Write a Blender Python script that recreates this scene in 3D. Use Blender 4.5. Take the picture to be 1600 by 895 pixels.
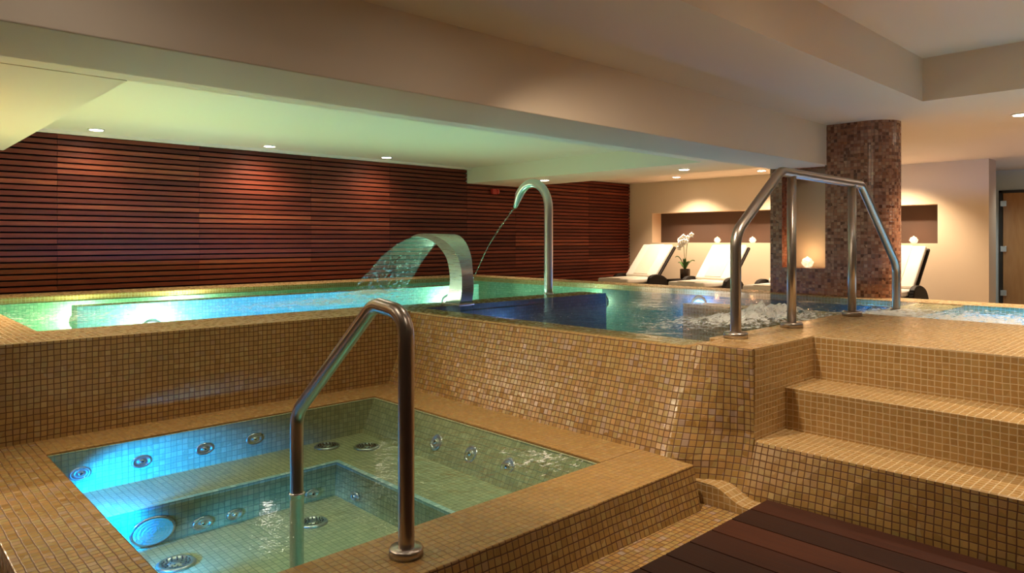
import bpy, bmesh, math, random
from mathutils import Vector, Matrix, noise
random.seed(7)
for o in list(bpy.data.objects): bpy.data.objects.remove(o)
S = bpy.context.scene
COL = S.collection
PI = math.pi

# ------------------------------------------------------------------ camera, world, exposure
A0 = math.atan(1160/1101)                       # camera heading measured from +X
cam_d = bpy.data.cameras.new('camera'); cam = bpy.data.objects.new('camera', cam_d); COL.objects.link(cam)
cam.location = (0, 0, 1.2); cam.rotation_euler = (PI/2, 0, A0 - PI/2)
cam_d.sensor_width = 36; cam_d.lens = 1101/1600*36; cam_d.shift_y = -(447.5-375)/1600
cam_d.clip_start = 0.02
S.camera = cam
w = bpy.data.worlds.new('world'); S.world = w; w.use_nodes = True
w.node_tree.nodes['Background'].inputs[0].default_value = (1.0, 0.62, 0.36, 1)
w.node_tree.nodes['Background'].inputs[1].default_value = 0.035
S.view_settings.view_transform = 'Standard'; S.view_settings.look = 'None'
S.view_settings.gamma = 1; S.view_settings.exposure = 0.33
S.view_settings.use_curve_mapping = False
try:
    S.cycles.use_denoising = True
    S.cycles.max_bounces = 10; S.cycles.transparent_max_bounces = 16
    S.cycles.glossy_bounces = 5; S.cycles.diffuse_bounces = 4
    S.cycles.caustics_reflective = False; S.cycles.caustics_refractive = False
    S.cycles.sample_clamp_indirect = 4; S.cycles.sample_clamp_direct = 30
    S.cycles.use_light_tree = True
except Exception: pass
WARM = (1.0, 0.80, 0.56)
P_DOWN = 1.0                                     # scale on every ceiling lamp
P_WATER = 1.0                                    # scale on every underwater lamp

# ------------------------------------------------------------------ node helpers
class NT:
    def __init__(s, name):
        s.m = bpy.data.materials.new(name); s.m.use_nodes = True
        s.t = s.m.node_tree; s.n = s.t.nodes; s.l = s.t.links
        s.n.clear(); s.out = s.n.new('ShaderNodeOutputMaterial')
    def add(s, typ, **kw):
        x = s.n.new('ShaderNode'+typ)
        for k, v in kw.items(): setattr(x, k, v)
        return x
    def put(s, sock, v):
        if v is None: return
        if hasattr(v, 'is_output') or isinstance(v, bpy.types.NodeSocket): s.l.new(v, sock)
        elif isinstance(v, (tuple, list)):
            v = tuple(v)
            if len(v) == 3 and sock.type == 'RGBA': v = v + (1,)
            sock.default_value = v
        else: sock.default_value = v
    def math(s, op, a, b=None, c=None, clamp=False):
        x = s.add('Math', operation=op, use_clamp=clamp)
        s.put(x.inputs[0], a); s.put(x.inputs[1], b); s.put(x.inputs[2], c); return x.outputs[0]
    def vmath(s, op, a, b=None):
        x = s.add('VectorMath', operation=op); s.put(x.inputs[0], a); s.put(x.inputs[1], b); return x.outputs[0]
    def mix(s, f, a, b, typ='MIX'):
        x = s.add('Mix', data_type='RGBA', blend_type=typ)
        s.put(x.inputs[0], f); s.put(x.inputs[6], a); s.put(x.inputs[7], b); return x.outputs[2]
    def uv(s): return s.add('UVMap').outputs[0]
    def obj(s): return s.add('NewGeometry').outputs['Position']
    def noise(s, vec, scale, detail=2, rough=.5):
        x = s.add('TexNoise'); s.put(x.inputs['Vector'], vec); x.inputs['Scale'].default_value = scale
        x.inputs['Detail'].default_value = detail; x.inputs['Roughness'].default_value = rough; return x.outputs['Fac']
    def ramp(s, f, stops):
        x = s.add('ValToRGB'); s.put(x.inputs[0], f); e = x.color_ramp.elements
        while len(e) < len(stops): e.new(0.5)
        for i, (p, c) in enumerate(stops):
            e[i].position = p; e[i].color = tuple(c) + ((1,) if len(c) == 3 else ())
        return x.outputs[0]
    def bsdf(s, col=(.8,.8,.8), rough=.5, metal=0., normal=None, spec=.5, emit=None, estr=0., coat=0., trans=0., sheen=0., alpha=None):
        b = s.add('BsdfPrincipled')
        s.put(b.inputs['Base Color'], col); s.put(b.inputs['Roughness'], rough); s.put(b.inputs['Metallic'], metal)
        s.put(b.inputs['Specular IOR Level'], spec); s.put(b.inputs['Coat Weight'], coat)
        s.put(b.inputs['Transmission Weight'], trans); s.put(b.inputs['Sheen Weight'], sheen)
        if normal is not None: s.put(b.inputs['Normal'], normal)
        if emit is not None: s.put(b.inputs['Emission Color'], emit); s.put(b.inputs['Emission Strength'], estr)
        return b.outputs[0]
    def bump(s, h, strength=.3, dist=.01):
        x = s.add('Bump'); s.put(x.inputs['Height'], h); s.put(x.inputs['Strength'], strength); s.put(x.inputs['Distance'], dist)
        return x.outputs[0]
    def done(s, sh): s.l.new(sh, s.out.inputs[0]); return s.m

def mosaic(name, stops, grout, pitch=.0305, gap=.09, rough=.28, irid=.0, sparkle=.06, coat=.0, wobble=.02):
    t = NT(name)
    uv = t.vmath('SCALE', t.uv()); uv.node.inputs['Scale'].default_value = 1/pitch
    # slight hand-laid waviness of the rows
    wn = t.add('TexNoise'); t.put(wn.inputs['Vector'], uv); wn.inputs['Scale'].default_value = .35; wn.inputs['Detail'].default_value = 1
    wv = t.vmath('SCALE', t.vmath('SUBTRACT', wn.outputs['Color'], (.5,.5,.5))); wv.node.inputs['Scale'].default_value = wobble*12
    uvw = t.vmath('ADD', uv, wv)
    cell = t.vmath('FLOOR', uvw); fr = t.vmath('FRACTION', uvw)
    sp = t.add('SeparateXYZ'); t.put(sp.inputs[0], fr)
    def edge(c): return t.math('MINIMUM', c, t.math('SUBTRACT', 1.0, c))
    e = t.math('MINIMUM', edge(sp.outputs[0]), edge(sp.outputs[1]))
    mr = t.add('MapRange', interpolation_type='SMOOTHSTEP'); t.put(mr.inputs[0], e)
    mr.inputs[1].default_value = gap*.35; mr.inputs[2].default_value = gap
    tile = mr.outputs[0]
    wnz = t.add('TexWhiteNoise', noise_dimensions='3D'); t.put(wnz.inputs[0], cell)
    col = t.ramp(wnz.outputs[0], stops)
    big = t.noise(uv, .06, 3)
    col = t.mix(t.math('MULTIPLY', big, .35), col, t.mix(1., col, (.72,.66,.6), 'MULTIPLY'))
    if irid:
        wn2 = t.add('TexWhiteNoise', noise_dimensions='3D'); t.put(wn2.inputs[0], t.vmath('ADD', cell, (17.3, 5.1, 0)))
        hs = t.ramp(wn2.outputs[0], [(0,(.55,.28,.5)), (.3,(.6,.4,.12)), (.55,(.3,.5,.3)), (.8,(.7,.3,.12)), (1,(.35,.4,.62))])
        hs = t.mix(.5, hs, (.5,.33,.13)) if irid < .6 else hs
        lw = t.add('LayerWeight'); lw.inputs[0].default_value = .35
        col = t.mix(t.math('MULTIPLY', wn2.outputs[0], irid), col, hs)
    col = t.mix(tile, grout, col)
    nz = t.vmath('SUBTRACT', wnz.outputs[1], (.5,.5,.5)); nz2 = t.vmath('SCALE', nz); nz2.node.inputs['Scale'].default_value = sparkle
    g = t.add('NewGeometry')
    b = t.bump(tile, .5, .0015)
    nn = t.vmath('NORMALIZE', t.vmath('ADD', b, nz2))
    r = t.math('ADD', t.math('MULTIPLY', t.math('SUBTRACT', 1.0, tile), .45), t.math('ADD', rough, t.math('MULTIPLY', wnz.outputs[0], .1)))
    return t.done(t.bsdf(col, r, 0, nn, .5, coat=coat))

GOLD = [(0,(.29,.160,.042)), (.3,(.36,.205,.060)), (.55,(.42,.245,.075)), (.75,(.35,.185,.052)), (.9,(.34,.225,.070)), (1,(.46,.30,.11))]
M = {}
M['gold'] = mosaic('honey_mosaic', GOLD, (.105,.038,.013), irid=.15, gap=.11)
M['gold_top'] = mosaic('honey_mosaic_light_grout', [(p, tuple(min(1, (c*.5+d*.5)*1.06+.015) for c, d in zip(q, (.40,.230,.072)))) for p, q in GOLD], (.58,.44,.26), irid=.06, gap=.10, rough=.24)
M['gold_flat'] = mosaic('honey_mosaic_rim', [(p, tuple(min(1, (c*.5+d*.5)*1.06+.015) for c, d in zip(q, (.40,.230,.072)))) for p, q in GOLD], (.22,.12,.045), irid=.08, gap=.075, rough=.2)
M['gold_irid'] = mosaic('honey_mosaic_iridescent', GOLD, (.12,.048,.018), irid=.45, gap=.10, rough=.2, sparkle=.10)
M['basin'] = mosaic('pale_green_basin_mosaic', [(0,(.31,.34,.18)), (.4,(.37,.40,.215)), (.7,(.41,.43,.235)), (1,(.48,.49,.28))], (.17,.22,.14), irid=0, gap=.08, rough=.35, sparkle=.03)
M['pool_in'] = mosaic('green_lit_pool_mosaic', [(0,(.20,.48,.36)), (.4,(.26,.56,.42)), (.7,(.30,.60,.45)), (1,(.38,.66,.50))], (.14,.36,.28), irid=0, gap=.08, rough=.4, sparkle=.02)  # green of the lit water is put into the tile colour
M['pool_deep'] = mosaic('dark_teal_pool_mosaic', [(0,(.03,.09,.11)), (.4,(.045,.12,.13)), (.7,(.05,.12,.16)), (1,(.07,.16,.16))], (.03,.08,.08), irid=0, gap=.08, rough=.4, sparkle=.02)
M['brown'] = mosaic('brown_glass_mosaic', [(0,(.09,.030,.016)), (.25,(.24,.092,.050)), (.5,(.38,.17,.095)), (.75,(.29,.12,.065)), (.9,(.48,.26,.155)), (1,(.15,.06,.035))], (.17,.08,.045), pitch=.0305, irid=.0, gap=.07, rough=.22, sparkle=.06)
M['red_brown'] = mosaic('red_brown_glass_mosaic', [(0,(.14,.03,.015)), (.3,(.26,.07,.035)), (.6,(.34,.11,.05)), (1,(.18,.05,.03))], (.12,.04,.025), pitch=.0305, gap=.07, rough=.22)
M['stone'] = mosaic('lounge_floor_tile', [(0,(.50,.40,.28)), (.5,(.55,.44,.32)), (1,(.6,.48,.35))], (.35,.28,.2), pitch=.4, gap=.01, rough=.3, wobble=0)

def paint(name, c, rough=.7, var=.04):
    t = NT(name); n = t.noise(t.obj(), 1.3, 3)
    c2 = tuple(x*(1-var) for x in c)
    nb = t.noise(t.obj(), 160, 2)
    return t.done(t.bsdf(t.mix(n, c, c2), rough, 0, t.bump(nb, .04, .002), .3))
M['ceil'] = paint('cream_ceiling_paint', (.80,.68,.56))
M['tan'] = paint('sand_wall_paint', (.72,.57,.41))
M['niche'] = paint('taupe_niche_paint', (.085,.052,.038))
M['cream'] = paint('pale_niche_paint', (.62,.56,.42))
M['bluewall'] = paint('pale_blue_grey_wall_paint', (.60,.63,.60))
M['void'] = paint('dark_backing', (.012,.006,.005), .9)

def wood(name, stops, rough=.35, spec=.4, along='x', scale=1.):
    t = NT(name); uv = t.uv()
    sep = t.add('SeparateXYZ'); t.put(sep.inputs[0], uv)
    at = t.add('Attribute'); at.attribute_name = 'rnd'
    r = at.outputs['Fac']
    cb = t.add('CombineXYZ')
    t.put(cb.inputs[0], t.math('ADD', t.math('MULTIPLY', sep.outputs[0], 2.2*scale), t.math('MULTIPLY', r, 37.)))
    t.put(cb.inputs[1], t.math('MULTIPLY', sep.outputs[1], 60.*scale)); t.put(cb.inputs[2], t.math('MULTIPLY', r, 11.))
    n = t.noise(cb.outputs[0], 1.4, 6, .62)
    f = t.math('ADD', t.math('MULTIPLY', n, .62), t.math('MULTIPLY', r, .42))
    col = t.ramp(f, stops)
    return t.done(t.bsdf(col, t.math('ADD', rough, t.math('MULTIPLY', n, .15)), 0, t.bump(n, .25, .002), spec))
M['slat'] = wood('jatoba_slat_wood', [(.2,(.06,.012,.006)), (.45,(.13,.026,.012)), (.65,(.20,.042,.019)), (.85,(.34,.09,.035))], .45, .2)
M['deck'] = wood('dark_oiled_deck_wood', [(.2,(.014,.005,.004)), (.45,(.028,.009,.006)), (.65,(.050,.014,.008)), (.9,(.085,.026,.013))], .45, .22)

def steel(name, c=(.62,.58,.54), rough=.26, bmp=.05):
    t = NT(name)
    p = t.add('TexCoord').outputs['Object']; sc = t.vmath('MULTIPLY', p, (6., 6., 260.))
    n = t.noise(sc, 1., 2)
    return t.done(t.bsdf(c, t.math('ADD', rough, t.math('MULTIPLY', n, .14)), 1.0, t.bump(n, bmp, .0006)))
M['steel'] = steel('brushed_stainless_steel')
M['blade'] = steel('satin_blade_steel', (.46,.45,.42), .22, .008)
M['rail'] = steel('brushed_rail_steel', (.50,.44,.40), .24)
M['chrome'] = steel('polished_chrome', (.78,.78,.78), .1)
M['jetmetal'] = steel('perforated_jet_steel', (.5,.52,.54), .22)
M['black'] = paint('black_hole', (.01,.01,.012), .5)

def plain(name, c, rough=.6, **k):
    t = NT(name); n = t.noise(t.obj(), 30, 3)
    return t.done(t.bsdf(t.mix(n, c, tuple(x*.88 for x in c)), rough, 0, t.bump(n, .1, .003), **k))
M['towel'] = plain('white_terry_fabric', (.82,.78,.70), .9, sheen=.3)
M['towel2'] = plain('ivory_terry_fabric', (.80,.70,.58), .9, sheen=.3)
M['leaf'] = plain('orchid_leaf_green', (.06,.15,.03), .35)
M['stem'] = plain('orchid_stem_green', (.12,.15,.05), .5)
M['petal'] = plain('white_orchid_petal', (.85,.82,.80), .6)
M['soil'] = plain('bark_chips', (.05,.03,.02), .9)
M['potg'] = plain('dark_brown_glazed_pot', (.035,.02,.012), .12)
M['red'] = plain('red_plastic', (.45,.03,.02), .35)
M['trimw'] = plain('white_lamp_ring', (.8,.78,.72), .4)
M['frame'] = plain('dark_bronze_door_frame', (.03,.022,.016), .35)
def wicker():
    t = NT('dark_brown_wicker'); 
    p = t.add('TexCoord').outputs['Object']
    wv = t.add('TexWave', wave_type='BANDS', bands_direction='Z'); t.put(wv.inputs[0], p); wv.inputs['Scale'].default_value = 22
    wx = t.add('TexWave', wave_type='BANDS', bands_direction='X'); t.put(wx.inputs[0], p); wx.inputs['Scale'].default_value = 22
    h = t.math('MULTIPLY', wv.outputs[1], wx.outputs[1])
    return t.done(t.bsdf(t.mix(h, (.006,.004,.003), (.020,.011,.008)), .55, 0, t.bump(h, .6, .004), .2))
M['wicker'] = wicker()

def emis(name, c, s):
    t = NT(name); e = t.add('Emission'); t.put(e.inputs[0], c); e.inputs[1].default_value = s; return t.done(e.outputs[0])
M['lens'] = emis('lit_downlight_lens', (1,.88,.70), 55)
M['lens_cool'] = emis('lit_cool_downlight_lens', (.95,1,.98), 10)
M['flame'] = emis('candle_flame', (1,.62,.28), 12)
def crystal():
    t = NT('glowing_crystal_votive')
    n = t.noise(t.obj(), 55, 3)
    c = t.ramp(n, [(.35,(1,.46,.2)), (.6,(1,.80,.55))])
    return t.done(t.bsdf((.9,.75,.6), .2, 0, t.bump(n, .7, .01), emit=c, estr=1.0))
M['votive'] = crystal()
def lampglass(name, c, s):
    t = NT(name)
    lw = t.add('LayerWeight'); lw.inputs[0].default_value = .4
    return t.done(t.bsdf((.7,.8,.85), .15, emit=c, estr=s))
M['lamp_blue'] = lampglass('blue_underwater_lamp_lens', (.08,.42,1.), 9)
M['lamp_aqua'] = lampglass('aqua_underwater_lamp_lens', (.40,1.,.90), 9)
M['lamp_green'] = lampglass('green_underwater_lamp_lens', (.45,1.,.62), 7)
def amber():
    t = NT('amber_tinted_door_glass'); p = t.obj()
    n = t.noise(t.vmath('MULTIPLY', p, (1., 6., 1.2)), 3, 4)  # darker mottling imitates reflections in the glass
    return t.done(t.bsdf(t.mix(n, (.60,.30,.11), (.40,.17,.055)), .12, 0, None, .6))
M['amber'] = amber()

def water(name, tint, scale, amp, foamy=True, spec_rough=.03, refl=.5):
    """water surface: fresnel mix of mirror reflection and clear tinted transmission, with ripples and white froth and painted glints"""
    t = NT(name); p = t.obj()
    at = t.add('Attribute'); at.attribute_name = 'rough_w'
    fo = t.add('Attribute'); fo.attribute_name = 'foam'
    n1 = t.noise(t.vmath('MULTIPLY', p, (1., 1., 1.)), scale, 3, .55)
    n2 = t.noise(p, scale*3.3, 3, .6)
    h = t.math('ADD', n1, t.math('MULTIPLY', n2, .35))
    nrm = t.bump(h, t.math('ADD', .004, t.math('MULTIPLY', at.outputs['Fac'], 1.)), amp)
    fr = t.add('Fresnel'); fr.inputs[0].default_value = 1.33; t.put(fr.inputs['Normal'], nrm)
    frs = t.math('MULTIPLY', fr.outputs[0], refl)
    gl = t.add('BsdfGlossy'); gl.inputs['Roughness'].default_value = spec_rough; t.put(gl.inputs['Normal'], nrm); t.put(gl.inputs[0], (1,1,1))
    tr = t.add('BsdfTransparent'); t.put(tr.inputs[0], tint)
    mx = t.add('MixShader'); t.put(mx.inputs[0], frs); t.l.new(tr.outputs[0], mx.inputs[1]); t.l.new(gl.outputs[0], mx.inputs[2])
    if not foamy: return t.done(mx.outputs[0])
    df = t.add('BsdfDiffuse'); t.put(df.inputs[0], (.92,.93,.91)); t.put(df.inputs['Normal'], t.bump(n2, .8, .03))
    fn = t.noise(t.vmath('MULTIPLY', p, (1., 1.5, 1.)), scale*2.4, 8, .76)
    th = t.math('SUBTRACT', t.math('ADD', fn, t.math('MULTIPLY', fo.outputs['Fac'], .30)), .675)
    mr = t.math('MULTIPLY', th, 9., clamp=True)
    mr = t.math('MULTIPLY', mr, .9)
    m2 = t.add('MixShader'); t.put(m2.inputs[0], mr); t.l.new(mx.outputs[0], m2.inputs[1]); t.l.new(df.outputs[0], m2.inputs[2])
    return t.done(m2.outputs[0])
M['water'] = water('pool_water', (.84,.98,.94), 7., .08)
M['tubwater'] = water('hot_tub_water', (.86,.98,.95), 9., .04, refl=1.)
def sheetmat():
    t = NT('falling_water'); uv = t.uv()
    sep = t.add('SeparateXYZ'); t.put(sep.inputs[0], uv)
    cb = t.add('CombineXYZ'); t.put(cb.inputs[0], t.math('MULTIPLY', sep.outputs[0], 14.)); t.put(cb.inputs[1], t.math('MULTIPLY', sep.outputs[1], 30.))
    n = t.noise(cb.outputs[0], 1., 5, .6)
    nrm = t.bump(n, .6, .01)
    fr = t.add('LayerWeight'); fr.inputs[0].default_value = .3; t.put(fr.inputs['Normal'], nrm)
    gl = t.add('BsdfGlossy'); gl.inputs['Roughness'].default_value = .08; t.put(gl.inputs['Normal'], nrm)
    tr = t.add('BsdfTransparent'); t.put(tr.inputs[0], (.97,.98,.96))
    mx = t.add('MixShader'); t.put(mx.inputs[0], t.math('ADD', .04, t.math('MULTIPLY', t.math('POWER', fr.outputs[1], 2.), .30))); t.l.new(tr.outputs[0], mx.inputs[1]); t.l.new(gl.outputs[0], mx.inputs[2])
    df = t.add('BsdfDiffuse'); t.put(df.inputs[0], (.9,.82,.68))
    m2 = t.add('MixShader'); t.put(m2.inputs[0], t.math('MULTIPLY', t.math('SUBTRACT', n, .545), 2.4, clamp=True)); t.l.new(mx.outputs[0], m2.inputs[1]); t.l.new(df.outputs[0], m2.inputs[2])
    return t.done(m2.outputs[0])
M['sheet'] = sheetmat()

# ------------------------------------------------------------------ mesh helpers
class MB:
    """collects geometry; build() links it as ONE mesh object, box-mapped UVs in metres"""
    def __init__(s): s.v = []; s.f = []; s.uvs = {}; s.rnd = {}; s.mi = {}; s.sm = set()
    def face(s, pts, uv=None, rnd=None, mi=0, smooth=False):
        b = len(s.v); s.v += [tuple(p) for p in pts]; i = len(s.f); s.f.append(list(range(b, b+len(pts))))
        if uv: s.uvs[i] = uv
        if rnd is not None: s.rnd[i] = rnd
        if mi: s.mi[i] = mi
        if smooth: s.sm.add(i)
    def idx(s, vs, fs, uvs=None, smooth=True, mi=0):
        b = len(s.v); s.v += [tuple(p) for p in vs]
        for k, f in enumerate(fs):
            i = len(s.f); s.f.append([b+j for j in f])
            if uvs: s.uvs[i] = [uvs[j] for j in f]
            if mi: s.mi[i] = mi
            if smooth: s.sm.add(i)
    def box(s, x0, x1, y0, y1, z0, z1, rnd=None, swap=False, mi=0):
        p = [(x0,y0,z0),(x1,y0,z0),(x1,y1,z0),(x0,y1,z0),(x0,y0,z1),(x1,y0,z1),(x1,y1,z1),(x0,y1,z1)]
        for q in ((0,3,2,1),(4,5,6,7),(0,1,5,4),(1,2,6,5),(2,3,7,6),(3,0,4,7)):
            pts = [p[k] for k in q]; uv = None
            if swap: uv = [(a[1], a[0]+a[2]) for a in pts]
            s.face(pts, uv=uv, rnd=rnd, mi=mi)
    def loft(s, rings, close_ends=True, smooth=False, closed=True):
        n = len(rings[0])
        for a, b in zip(rings, rings[1:]):
            for k in range(n if closed else n-1):
                s.face([a[k], a[(k+1) % n], b[(k+1) % n], b[k]], smooth=smooth)
        if close_ends:
            s.face(list(reversed(rings[0]))); s.face(rings[-1])
    def lathe(s, prof, c, axis=(0,0,1), n=24, smooth=True):
        ax = Vector(axis).normalized(); q = Vector((0,0,1)).rotation_difference(ax)
        vs = []; fs = []
        for (r, h) in prof:
            for k in range(n):
                a = 2*PI*k/n; vs.append(Vector(c) + q @ Vector((r*math.cos(a), r*math.sin(a), h)))
        for i in range(len(prof)-1):
            for k in range(n): fs.append([i*n+k, i*n+(k+1) % n, (i+1)*n+(k+1) % n, (i+1)*n+k])
        fs.append([k for k in reversed(range(n))]); fs.append([(len(prof)-1)*n+k for k in range(n)])
        s.idx(vs, fs, smooth=smooth)
    def tube(s, pts, r, n=18, cap=True):
        pts = [Vector(p) for p in pts]; R = r if isinstance(r, (list, tuple)) else [r]*len(pts)
        T = []
        for i in range(len(pts)):
            a = pts[max(0, i-1)]; b = pts[min(len(pts)-1, i+1)]; T.append((b-a).normalized())
        up = Vector((0,1,0)) if abs(T[0].y) < .8 else Vector((1,0,0))
        nx = (up - T[0]*up.dot(T[0])).normalized(); vs = []; fs = []
        for i, p in enumerate(pts):
            if i: nx = (nx - T[i]*nx.dot(T[i])).normalized()
            ny = T[i].cross(nx)
            for k in range(n):
                a = 2*PI*k/n; vs.append(p + (nx*math.cos(a) + ny*math.sin(a))*R[i])
        for i in range(len(pts)-1):
            for k in range(n): fs.append([i*n+k, i*n+(k+1) % n, (i+1)*n+(k+1) % n, (i+1)*n+k])
        if cap: fs.append([k for k in reversed(range(n))]); fs.append([(len(pts)-1)*n+k for k in range(n)])
        s.idx(vs, fs)
    def sphere(s, c, r, sx=1, sy=1, sz=1, n=12, m=8, fn=None):
        vs = []; fs = []
        for i in range(m+1):
            for k in range(n):
                th = PI*i/m; ph = 2*PI*k/n
                d = Vector((math.sin(th)*math.cos(ph), math.sin(th)*math.sin(ph), math.cos(th)))
                q = r*(fn(d) if fn else 1); vs.append((c[0]+d.x*q*sx, c[1]+d.y*q*sy, c[2]+d.z*q*sz))
        for i in range(m):
            for k in range(n): fs.append([i*n+k, (i+1)*n+k, (i+1)*n+(k+1) % n, i*n+(k+1) % n])
        s.idx(vs, fs)
    def build(s, name, mat, parent=None, loc=None, bevel=0., segs=2, label=None, kind=None, solid=0., topmat=None):
        me = bpy.data.meshes.new(name)
        off = Vector(parent.location) if parent and parent.get('_w') else Vector((0,0,0))
        if parent and parent.type == 'MESH': off = off*0 + (Vector(parent['_o']) if '_o' in parent else off*0)
        vs = [tuple(Vector(v)-off) for v in s.v]
        me.from_pydata(vs, [], s.f)
        mats = mat if isinstance(mat, (list, tuple)) else [mat]
        for m in mats: me.materials.append(m)
        uvl = me.uv_layers.new(name='UVMap')
        at = me.attributes.new('rnd', 'FLOAT', 'FACE') if s.rnd else None
        me.update()
        for i, p in enumerate(me.polygons):
            p.material_index = s.mi.get(i, 0); p.use_smooth = i in s.sm
            if at: at.data[i].value = s.rnd.get(i, .5)
            if i in s.uvs:
                for li, u in zip(p.loop_indices, s.uvs[i]): uvl.data[li].uv = u[:2]
            else:
                nn = p.normal; ax = max(range(3), key=lambda k: abs(nn[k]))
                for li in p.loop_indices:
                    c = s.v[me.loops[li].vertex_index]
                    uvl.data[li].uv = (c[1], c[2]) if ax == 0 else ((c[0], c[2]) if ax == 1 else (c[0], c[1]))
        if not s.rnd or len(s.sm):
            bm = bmesh.new(); bm.from_mesh(me); bmesh.ops.remove_doubles(bm, verts=bm.verts, dist=1e-5)
            bmesh.ops.recalc_face_normals(bm, faces=bm.faces) if len(s.f) > 5 else None
            bm.to_mesh(me); bm.free()
        o = bpy.data.objects.new(name, me); COL.objects.link(o)
        if parent:
            o.parent = parent; o['_o'] = tuple(off)
        if topmat is not None:
            for p in me.polygons:
                if p.normal.z > .6: p.material_index = topmat
        if bevel:
            b = o.modifiers.new('bevel', 'BEVEL'); b.width = bevel; b.segments = segs; b.limit_method = 'ANGLE'; b.angle_limit = .6
            b.harden_normals = False
            for p in me.polygons: p.use_smooth = p.use_smooth
        if solid:
            b = o.modifiers.new('solid', 'SOLIDIFY'); b.thickness = solid; b.offset = 0
        if label: o['label'] = label
        if kind: o['kind'] = kind
        return o

def thing(name, label, cat, loc=(0,0,0), group=None):
    o = bpy.data.objects.new(name, None); o.empty_display_size = .1; COL.objects.link(o)
    o.location = loc; o['label'] = label; o['category'] = cat; o['_w'] = 1
    if group: o['group'] = group
    return o
def tag(o, label, cat, group=None, kind=None):
    o['label'] = label; o['category'] = cat
    if group: o['group'] = group
    if kind: o['kind'] = kind
    return o
def fillet(pts, r, n=8):
    """polyline with rounded corners"""
    pts = [Vector(p) for p in pts]; out = [pts[0]]
    for i in range(1, len(pts)-1):
        a = (pts[i-1]-pts[i]); b = (pts[i+1]-pts[i]); la = a.length; lb = b.length; a.normalize(); b.normalize()
        ang = a.angle(b); rr = r[i-1] if isinstance(r, (list, tuple)) else r
        d = min(rr/math.tan(ang/2), la*.48, lb*.48); rr = d*math.tan(ang/2)
        c = pts[i] + (a+b).normalized()*(rr/math.sin(ang/2))
        p0 = pts[i]+a*d - c; p1 = pts[i]+b*d - c; tot = p0.angle(p1); axis = p0.cross(p1).normalized()
        for k in range(n+1): out.append(c + Matrix.Rotation(tot*k/n, 3, axis) @ p0)
    out.append(pts[-1]); return out
def sub(path, step=.03):
    out = [path[0]]
    for a, b in zip(path, path[1:]):
        m = max(1, int((b-a).length/step))
        for k in range(1, m+1): out.append(a.lerp(b, k/m))
    return out
def copy_tree(root, loc, label=None):
    def rec(o, par):
        c = o.copy(); COL.objects.link(c)
        if par: c.parent = par
        for ch in list(o.children): rec(ch, c)
        return c
    r = rec(root, None); r.location = loc
    if label: r['label'] = label
    return r
def add_light(kind, loc, power, color, parent=None, direction=None, size=.05, spot=1.2, blend=.6):
    d = bpy.data.lights.new('lamp_light', kind); d.energy = power; d.color = color
    if kind == 'SPOT': d.spot_size = spot; d.spot_blend = blend; d.shadow_soft_size = size
    elif kind == 'POINT': d.shadow_soft_size = size
    elif kind == 'AREA': d.shape = 'DISK'; d.size = size
    o = bpy.data.objects.new('lamp_light', d); COL.objects.link(o)
    o.location = loc
    if parent: o.parent = parent; o.location = Vector(loc)-Vector(parent.location)
    if direction: o.rotation_euler = Vector(direction).to_track_quat('-Z', 'Y').to_euler()
    return o

# ------------------------------------------------------------------ levels
WT = .66          # water level / coping
CT = .654         # coping under the water film
PT = .676         # dry platform
TT = .132         # hot tub rim
LF = .145          # lounge floor

# ================================================================== STRUCTURE
def st(mb, name, mat, **k): return mb.build(name, mat, kind='structure', **k)
# ceilings
m = MB(); m.box(-4, 6.27, -4, 1.83, 2.655, 2.9); st(m, 'ceiling', M['ceil'])                         # recess above the deck
m = MB(); m.box(-4, 6.27, 1.83, 2.85, 2.31, 2.9); m.box(6.27, 14.5, -4, 2.85, 2.31, 2.9); m.box(8.17, 14.5, 2.85, 8.9, 2.31, 2.9); st(m, 'ceiling_soffit', M['ceil'])
m = MB(); m.box(-4, 8.17, 3.4, 4.33, 2.09, 2.9); m.box(7.11, 8.17, 4.33, 8.9, 2.09, 2.9); m.box(7.0, 8.17, 2.85, 3.4, 2.09, 2.9)
m.box(-4, 1.148, 4.33, 8.9, 2.087, 2.9); st(m, 'ceiling_lowered', M['ceil'])
m = MB(); m.box(1.148, 7.11, 4.33, 8.9, 2.325, 2.9); st(m, 'ceiling_coffer', M['ceil'])
m = MB(); m.box(-4, 7.02, 2.85, 3.4, 1.925, 2.9); st(m, 'ceiling_beam', M['ceil'], bevel=.006)
m = MB(); m.box(1.148, 7.11, 8.40, 8.47, 2.295, 2.325); st(m, 'trim_1', M['ceil'])

# slatted wall: separate boards over a dark backing, in panels
m = MB(); m.box(-2.5, 11.32, 8.56, 8.9, 0, 2.4); st(m, 'wall_back', M['void'])
m = MB()
seams = [-2.5, -1.25, .18, 1.604, 3.027, 4.45, 5.672, 7.11, 8.17, 10.05, 11.30]
pz = .0605
for pi_, (a, b) in enumerate(zip(seams, seams[1:])):
    k = 0; z = 2.325-.05
    prnd = random.uniform(-.12, .12)
    while z > .1:
        top = 2.09 if 7 < a < 8 else (2.087 if b < .5 else 9)
        if z+.02 < top+.03:
            if a < 11.3:
                m.box(a+.0015, b-.0015, 8.515+random.uniform(0, .004), 8.56, z-.0215, z+.0215, rnd=min(1, max(0, random.gauss(.45+prnd, .24))))
        k += 1; z -= pz
st(m, 'wall_slatted', M['slat'])

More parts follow.
